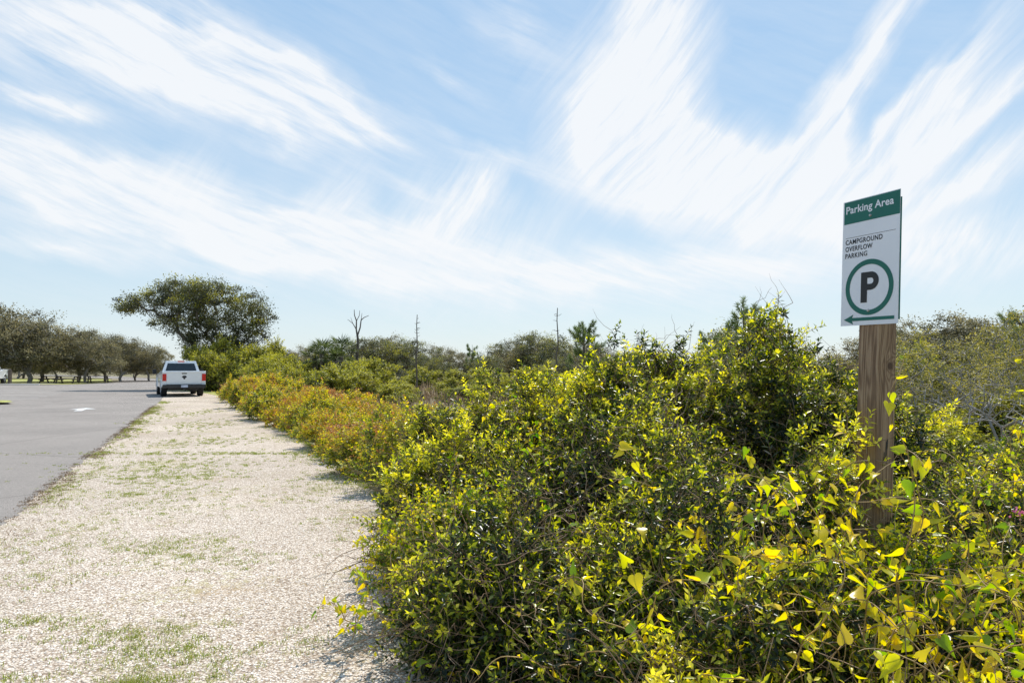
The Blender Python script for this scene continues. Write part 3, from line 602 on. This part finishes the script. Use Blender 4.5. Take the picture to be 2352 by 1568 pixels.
mb=MB(); mb.box(-PW,PW,-PW,PW,-.3,ZT-.03); post=child('post',mb.out('post',postwood_mat()),sp); bev(post,.006,2)
mb=MB()
for (y,z,w,hh) in [(.0,1.05,.006,.10),(.008,1.08,.005,.06),(-.012,1.02,.004,.05)]:
    mb.poly([(PW+.0015,y-w*.4,z-hh/2),(PW+.0015,y+w,z-hh/3),(PW+.0015,y+w*1.4,z+hh/3),(PW+.0015,y,z+hh/2)])
child('split',mb.out('split',M_ink),post)
mb=MB(); mb.box(-SW/2,SW/2,-PW-.0062,-PW-.0032,ZT-SH,ZT); panel=child('panel',mb.out('panel',M_signwhite),sp)
mb=MB(); mb.box(-SW/2+.01,SW/2+.006,-PW-.003,-PW-.0003,ZT-SH+.02,ZT-.04); child('backing_panel',mb.out('backing',M_green),sp,'green backing plate behind the sign')
YF=-PW-.0062
def on(name,me,u,v,off=.0012):
    o=child(name,me,panel); o.location=(-SW/2+u*SW,YF-off,ZT-v*SH); return o
mb=MB(); mb.poly([(0.008,0,-.185*SH),(SW,0,-.185*SH),(SW,0,-.004),(0.008,0,-.004)]); on('header_band',mb.out('h',M_green,False),0,0,.0008)
on('lettering',text_mesh('Parking Area',.84*SW,.052,M_signwhite,.020,1.03),.06,.122,.0016)
mb=MB(); mb.poly([(0,0,0),(.88*SW,0,0),(.88*SW,0,.0018),(0,0,.0018)]); on('rule_line',mb.out('r',M_ink,False),.06,.300)
on('lettering',text_mesh('CAMPGROUND',.66*SW,.026,M_ink,.018,1.10),.06,.352)
on('lettering',text_mesh('OVERFLOW',.49*SW,.026,M_ink,.018,1.10),.06,.407)
on('lettering',text_mesh('PARKING',.40*SW,.026,M_ink,.018,1.10),.06,.462)
def ring(ro,ri,n=72):
    V=[]
    for i in range(n):
        a=2*math.pi*i/n; V+= [(ro*math.cos(a),0,ro*math.sin(a)),(ri*math.cos(a),0,ri*math.sin(a))]
    i=np.arange(n); j=(i+1)%n; F=np.stack([2*i,2*j,2*j+1,2*i+1],1)
    return mesh_np('ring',np.array(V),[F],M_green)
on('ring',ring(.143,.117),.5,.708)
def letterP(H):
    bw=.68*H; th=.245*H; bm=bmesh.new(); n=16
    r_o=.30*H; cz=H-r_o; cxx=bw-r_o; r_i=r_o-th*.82
    def f(pts): bm.faces.new([bm.verts.new((x,0,z)) for x,z in pts])
    f([(0,0),(th,0),(th,H),(0,H)])
    zi0=cz-r_i; zi1=cz+r_i
    f([(th,cz-r_o),(cxx,cz-r_o),(cxx,zi0),(th,zi0)]); f([(th,zi1),(cxx,zi1),(cxx,H),(th,H)])
    for k in range(n):
        a=math.pi*k/n-math.pi/2; b=math.pi*(k+1)/n-math.pi/2
        f([(cxx+r_i*math.cos(a),cz+r_i*math.sin(a)),(cxx+r_o*math.cos(a),cz+r_o*math.sin(a)),(cxx+r_o*math.cos(b),cz+r_o*math.sin(b)),(cxx+r_i*math.cos(b),cz+r_i*math.sin(b))])
    me=bpy.data.meshes.new('P'); bm.to_mesh(me); bm.free(); me.materials.append(M_ink); return me
on('letter',letterP(.156),.36,.826)
mb=MB(); mb.poly([(0,0,0),(.06,0,-.026),(.052,0,-.0085),(.30,0,-.0085),(.30,0,.0085),(.052,0,.0085),(.06,0,.026)]); am=mb.out('arrow',M_green,False)
on('arrow',am,.06,.953)
for u,v in ((.5,.15),(.5,.89)):
    mb=MB(); mb.cyl((0,0,0),(0,-1,0),.008,.005,16,.005); on('screw',mb.out('screw',M_screw),u,v,.0035)
# ================================================================= PICKUP TRUCK
def arch(cy,r,z0,n=10,cz=.42):
    a0=math.asin(min(1,(z0-cz)/r)); return [(cy+r*math.cos(a),cz+r*math.sin(a)) for a in np.linspace(a0,math.pi-a0,n)]
def truck(name,loc,rz,label,group):
    T=empty(name,loc,rz,(1.04,1,1.0),label,'pickup truck',group)
    prof=[(.0,.60),(.0,1.33),(.03,1.36),(1.84,1.36),(1.9,1.24),(4.1,1.22),(5.35,1.12),(5.62,1.0),(5.7,.85),(5.7,.5)]+arch(4.72,.47,.48)+arch(1.18,.47,.48)
    mb=MB()
    for s in (-1,1):
        mb.prism(prof,s*.92,s*1.005)
        for cy in (1.18,4.72):
            ring_=[(cy+.55*math.cos(a),.42+.55*math.sin(a)) for a in np.linspace(.1,math.pi-.1,12)]+[(cy+.47*math.cos(a),.42+.47*math.sin(a)) for a in np.linspace(math.pi-.1,.1,12)]
            mb.prism(ring_,s*1.004,s*1.03)
    mb.prism([(4.0,.9),(4.0,1.24),(4.15,1.27),(5.3,1.17),(5.6,1.05),(5.66,.9)],-.918,.918)
    mb.box(-.918,.918,1.86,3.99,.5,1.22)
    mb.box(-.918,.918,.07,1.855,.74,.80)
    mb.box(-.918,.918,1.80,1.858,.80,1.34)
    G0=[(-.94,1.9,1.221),(.94,1.9,1.221),(.93,4.35,1.221),(-.93,4.35,1.221)];G1=[(-.72,2.10,1.92),(.72,2.10,1.92),(.70,3.5,1.92),(-.70,3.5,1.92)]
    mb.hexa(G0,G1)
    bev(child('body',mb.out('body',M_white),T),.03,3)
    mb=MB(); mb.box(-.7,.7,.25,5.5,.34,.495); mb.box(-.9,.9,.02,.4,.5,.60); child('chassis',mb.out('c',M_black),T)
    def lerp(a,b,t): return tuple(a[i]+(b[i]-a[i])*t for i in range(3))
    def pane(pn,ll,lr,ul,ur,off,ins=(.1,.1,.12,.14)):
        l0,l1=lerp(ll,ul,ins[2]),lerp(ll,ul,1-ins[3]); r0,r1=lerp(lr,ur,ins[2]),lerp(lr,ur,1-ins[3])
        a,b,c,d=lerp(l0,r0,ins[0]),lerp(l0,r0,1-ins[1]),lerp(l1,r1,1-ins[1]),lerp(l1,r1,ins[0])
        mb=MB(); lo=[tuple(p[i]+off[i] for i in range(3)) for p in (a,b,c,d)]; hi=[tuple(p[i]+off[i]*3.2 for i in range(3)) for p in (a,b,c,d)]
        mb.hexa(lo,hi); child(pn,mb.out(pn,M_glass),T)
    pane('rear_window',G0[0],G0[1],G1[0],G1[1],(0,-.004,.0012),(.08,.08,.22,.20))
    pane('windshield',G0[3],G0[2],G1[3],G1[2],(0,.003,.003))
    pane('side_window',G0[0],G0[3],G1[0],G1[3],(-.004,0,.0012),(.08,.55,.1,.14)); pane('side_window',G0[0],G0[3],G1[0],G1[3],(-.004,0,.0012),(.5,.12,.1,.14))
    pane('side_window',G0[1],G0[2],G1[1],G1[2],(.004,0,.0012),(.08,.55,.1,.14)); pane('side_window',G0[1],G0[2],G1[1],G1[2],(.004,0,.0012),(.5,.12,.1,.14))
    mb=MB(); mb.box(-.80,.80,-.015,.06,.66,1.35); mb.box(-.78,.78,-.035,-.012,1.29,1.345); tg=bev(child('tailgate',mb.out('tg',M_white),T),.012,2)
    mb=MB(); mb.box(-.12,.12,-.028,-.0155,1.21,1.26); child('handle',mb.out('hd',M_black),tg)
    mb=MB(); pts=[(-.10,1.12),(-.15,1.06),(-.13,1.0),(-.08,.98),(-.05,.90),(0,.87),(.05,.90),(.08,.98),(.13,1.0),(.15,1.06),(.10,1.12),(.04,1.14),(-.04,1.14)]
    mb.poly([(x*.75,-.0185,1.02+(z-1.0)*.75) for x,z in pts[::-1]]); child('emblem',mb.out('em',M_black,False),tg)
    mb=MB()
    for s in (-1,1): mb.box(min(s*.802,s*1.0),max(s*.802,s*1.0),-.012,.015,.62,1.34)
    bev(child('corner_panel',mb.out('cp',M_white),T),.008,2)
    for s in (-1,1):
        mb=MB(); mb.box(min(s*.82,s*1.0),max(s*.82,s*1.0),-.035,-.0125,.84,1.22); bev(child('tail_light',mb.out('tl',M_red),T),.008,2)
        mb=MB(); mb.box(min(s*.62,s*.93),max(s*.62,s*.93),5.62,5.72,.86,1.02); child('headlight',mb.out('hl',M_clear),T)
        mb=MB(); mb.box(min(s*1.0,s*1.1),max(s*1.0,s*1.1),3.82,3.88,1.24,1.28); mb.box(min(s*1.08,s*1.27),max(s*1.08,s*1.27),3.78,3.9,1.2,1.46); bev(child('mirror',mb.out('mr',M_black),T),.02,2)
    mb=MB(); mb.box(-.16,.16,2.05,2.12,1.87,1.925); child('brake_light',mb.out('bl',M_red),T)
    mb=MB(); mb.box(-.99,.99,-.16,-.02,.46,.65); mb.box(-.35,.35,-.19,-.15,.48,.60); bp=bev(child('rear_bumper',mb.out('rb',M_black),T),.02,2)
    mb=MB(); mb.box(-.155,.155,-.2,-.191,.50,.63); child('licence_plate',mb.out('lp',plain('plate',(.5,.56,.7),.4)),bp)
    mb=MB(); mb.box(-.05,.05,-.14,.3,.36,.44); child('tow_hitch',mb.out('th',M_black),T)
    mb=MB(); mb.box(-1.0,1.0,5.66,5.82,.45,.72); bev(child('front_bumper',mb.out('fb',M_rim),T),.03,2)
    mb=MB(); mb.box(-.58,.58,5.64,5.71,.75,1.04); child('grille',mb.out('gr',M_black),T)
    for s in (-1,1):
        for cy in (1.18,4.72):
            w=bpy.data.objects.new('wheel',None); w.parent=T; w.location=(s*.86,cy,.405); link(w)
            mb=MB(); mb.cyl((0,0,0),(1,0,0),.405,.27,36); bev(child('tyre',mb.out('ty',M_rubber),w),.03,3)
            mb=MB(); mb.cyl((s*.125,0,0),(s,0,0),.25,.04,24,.22)
            for k in range(5):
                a=k*2*math.pi/5; mb.box(s*.125,s*.16,-.03,.03,.05,.22,Matrix.Rotation(a,4,'X'))
            child('rim',mb.out('ri',M_rim),w)
    return T
truck('pickup_truck',(-17.4,36.3,0),R(30.5),'white pickup truck parked on the gravel edge, seen from behind','parked pickup trucks')
truck('pickup_truck',(-50.2,66.6,.1),R(200),'white pickup truck parked beyond the oaks','parked pickup trucks')
def table(loc,rz):
    T=empty('picnic_table',loc,rz,1,'dark wooden picnic table under the oaks','picnic table','picnic tables on the lawn')
    mb=MB()
    for k in range(5): mb.box(-1.1,1.1,-.37+k*.15,-.23+k*.15,.72,.76)
    child('table_top',mb.out('top',M_tablewood),T)
    for s in (-1,1):
        mb=MB()
        for k in range(2): mb.box(-1.1,1.1,s*.72-.14+k*.15,s*.72-.005+k*.15,.42,.46)
        child('bench',mb.out('be',M_tablewood),T)
    mb=MB()
    for x in (-.8,.8):
        mb.box(x-.04,x+.04,-.72,.72,.34,.415)
        mb.box(x-.04,x+.04,-.35,.35,.64,.715)
        for s in (-1,1): mb.hexa([(x-.05,s*.62-.05,0),(x+.05,s*.62-.05,0),(x+.05,s*.62+.05,0),(x-.05,s*.62+.05,0)],[(x-.05,s*.26-.05,.7),(x+.05,s*.26-.05,.7),(x+.05,s*.26+.05,.7),(x-.05,s*.26+.05,.7)])
    child('frame',mb.out('fr',M_tablewood),T)
for x,y,r in [(-45.5,70,.1),(-43.6,72,.3),(-48.2,71.5,-.1)]: table((x,y,.012),r)
mb=MB(); mb.box(-.12,.12,-.12,.12,0,1.3); mb.cyl((0,0,1.36),(0,0,1),.17,.14,4,.02); o=link(bpy.data.objects.new('wooden_bollard',mb.out('bo',M_tablewood))); o.location=(-47.9,65.2,0.1); o['label']='dark wooden marker post at the lot edge'; o['category']='post'
# ================================================================= LIGHT, SKY
SAZ,SEL=R(18),R(57)
S=Vector((math.sin(SAZ)*math.cos(SEL),math.cos(SAZ)*math.cos(SEL),math.sin(SEL)))
ld=bpy.data.lights.new('sun','SUN'); ld.energy=5.0; ld.angle=R(.5); ld.color=(1,.95,.87)
lo=link(bpy.data.objects.new('sun',ld)); lo.rotation_euler=S.to_track_quat('Z','Y').to_euler(); lo.location=(20,20,40)
w=bpy.data.worlds.new('World'); scene.world=w; w.use_nodes=True; nt=w.node_tree; bg=nt.nodes['Background']
STR=.13; bg.inputs[1].default_value=STR
sky=N(nt,'ShaderNodeTexSky'); sky.sky_type='NISHITA'; sky.sun_disc=False; sky.sun_elevation=SEL; sky.sun_rotation=SAZ
sky.air_density=1.0; sky.dust_density=.6; sky.ozone_density=1.0
tc=N(nt,'ShaderNodeTexCoord'); sx=N(nt,'ShaderNodeSeparateXYZ'); nt.links.new(tc.outputs['Generated'],sx.inputs[0])
az=mathn(nt,'ARCTAN2',sx.outputs[0],sx.outputs[1]); el=mathn(nt,'ARCSINE',sx.outputs[2])
cb=N(nt,'ShaderNodeCombineXYZ'); nt.links.new(az,cb.inputs[0]); nt.links.new(el,cb.inputs[1])
def warp(vec,scale,detail,amt):
    wn=noise(nt,vec,scale,detail,.5)
    sb=N(nt,'ShaderNodeVectorMath',operation='SUBTRACT'); nt.links.new(wn.outputs['Color'],sb.inputs[0]); sb.inputs[1].default_value=(.5,.5,.5)
    sc_=N(nt,'ShaderNodeVectorMath',operation='SCALE'); nt.links.new(sb.outputs[0],sc_.inputs[0]); sc_.inputs['Scale'].default_value=amt
    wv=N(nt,'ShaderNodeVectorMath',operation='ADD'); nt.links.new(vec,wv.inputs[0]); nt.links.new(sc_.outputs[0],wv.inputs[1])
    fl=N(nt,'ShaderNodeVectorMath',operation='MULTIPLY'); nt.links.new(wv.outputs[0],fl.inputs[0]); fl.inputs[1].default_value=(1,1,0)
    return fl.outputs[0]
W=warp(cb.outputs[0],2.0,1,.05)
W2=warp(W,9,6,.085)
W3=warp(W,4,3,.035)
def fibre(ang,sl,sw,lo=.36,hi=.66):
    outs=[]
    for k,(m,src,ws) in enumerate(((1,W3,1),(.38,W3,.85),(.5,W2,1.8))):
        mp=N(nt,'ShaderNodeMapping',vector_type='TEXTURE'); mp.inputs['Rotation'].default_value=(0,0,R(ang+k*5-5)); mp.inputs['Scale'].default_value=(sl*m*1.1,sw*m*ws,1)
        nt.links.new(src,mp.inputs[0]); outs.append(noise(nt,mp.outputs[0],1,6,.64).outputs[0])
    v=mathn(nt,'ADD',mathn(nt,'MULTIPLY',outs[0],.42),mathn(nt,'MULTIPLY',outs[1],.33)); v=mathn(nt,'ADD',v,mathn(nt,'MULTIPLY',outs[2],.25))
    mr=N(nt,'ShaderNodeMapRange'); nt.links.new(v,mr.inputs[0]); mr.inputs[1].default_value=lo; mr.inputs[2].default_value=hi
    return mr.outputs[0]
def group(strokes,fib,base=.05,gain=1.3,cor=.12):
    tot=None
    for (e_,u_,L,Wd,ang,amp) in strokes:
        a=math.atan(e_/1568); c=math.cos(a); elv=math.atan(u_/1568*c)
        mp=N(nt,'ShaderNodeMapping',vector_type='TEXTURE'); mp.inputs['Location'].default_value=(a,elv,0); mp.inputs['Rotation'].default_value=(0,0,R(ang))
        mp.inputs['Scale'].default_value=(1.7*L/1568*c*c if abs(ang)<50 else 1.7*L/1568*c,1.9*Wd/1568*c,1)
        nt.links.new(W2,mp.inputs[0]); g=N(nt,'ShaderNodeTexGradient',gradient_type='QUADRATIC_SPHERE'); nt.links.new(mp.outputs[0],g.inputs[0])
        v=mathn(nt,'MULTIPLY',g.outputs['Fac'],amp*1.3); tot=v if tot is None else mathn(nt,'ADD',tot,v)
    tot=mathn(nt,'MINIMUM',tot,1.1)
    f=mathn(nt,'ADD',mathn(nt,'MULTIPLY',fib,gain),base)
    core=mathn(nt,'MULTIPLY',mathn(nt,'POWER',tot,3.),cor)
    return mathn(nt,'ADD',mathn(nt,'MULTIPLY',tot,f),core)
fA=fibre(-18,.34,.045)
A=group([(-1026,778,460,120,-8,1.1),(-676,708,380,105,-22,1.25),(-396,608,230,55,-22,1.2),(-1086,643,150,24,-4,1.3),(-1056,478,330,85,-3,1.2),(-876,368,480,95,-14,1.15),(-526,318,420,90,-14,1.15),(-226,258,420,85,-10,1.1),(124,208,480,60,-5,1.0),(-1076,300,320,40,-8,.8),(524,238,420,55,-5,.9),(-536,538,130,45,-15,.6),(4,770,190,90,-30,.5),(-26,500,240,30,-22,.7),(274,390,260,30,-24,.65),(-200,420,200,30,-12,.4),(-150,690,200,34,-30,.35)],fA)
B=group([(304,728,330,115,62,1.5),(304,518,260,120,-30,1.3),(524,448,330,110,-15,1.3),(724,418,300,85,20,1.15),(784,648,380,46,50,1.3),(904,518,380,46,37,1.25),(1054,448,340,52,27,1.15),(974,648,320,32,42,1.0),(1100,600,300,28,36,.9)],fibre(47,.42,.034,.34,.66),.09,1.25,.16)
C=group([(-746,400,130,60,60,.9),(-176,340,170,90,50,1.1),(-406,380,120,60,60,.8),(-76,430,100,60,60,.5),(1024,288,330,110,5,.85),(774,318,280,85,-10,.9),(-20,260,200,80,40,.65)],fibre(58,.22,.034))
inv=None
for g in (A,B,C):
    t=mathn(nt,'SUBTRACT',1,mathn(nt,'MINIMUM',g,.95)); inv=t if inv is None else mathn(nt,'MULTIPLY',inv,t)
alpha=mathn(nt,'SUBTRACT',1,inv,True)
alpha=mathn(nt,'MAXIMUM',alpha,mathn(nt,'MULTIPLY',fA,.22))
er=ramp(nt,[(0,(.74,.85,.90)),(.10,(.61,.78,.90)),(.28,(.43,.66,.90)),(.6,(.30,.55,.87)),(1,(.22,.45,.80))])
nt.links.new(mathn(nt,'MULTIPLY',el,1/1.2),er.inputs[0])
ev=N(nt,'ShaderNodeVectorMath',operation='SCALE'); nt.links.new(er.outputs[0],ev.inputs[0]); ev.inputs['Scale'].default_value=1/STR
skycol=mix(nt,.75,sky.outputs[0],ev.outputs[0])
col=mix(nt,mathn(nt,'MULTIPLY',alpha,.96),skycol,(.94/STR,.96/STR,.985/STR))
nt.links.new(col,bg.inputs[0])
# ================================================================= CAMERA
cd=bpy.data.cameras.new('camera'); cd.lens=24; cd.sensor_width=36; cd.clip_start=.05; cd.clip_end=8000
co=link(bpy.data.objects.new('camera',cd)); co.location=(0,0,1.45); co.rotation_euler=(R(90+2.34),0,0); scene.camera=co
scene.view_settings.view_transform='Standard'; scene.view_settings.look='None'; scene.view_settings.exposure=0
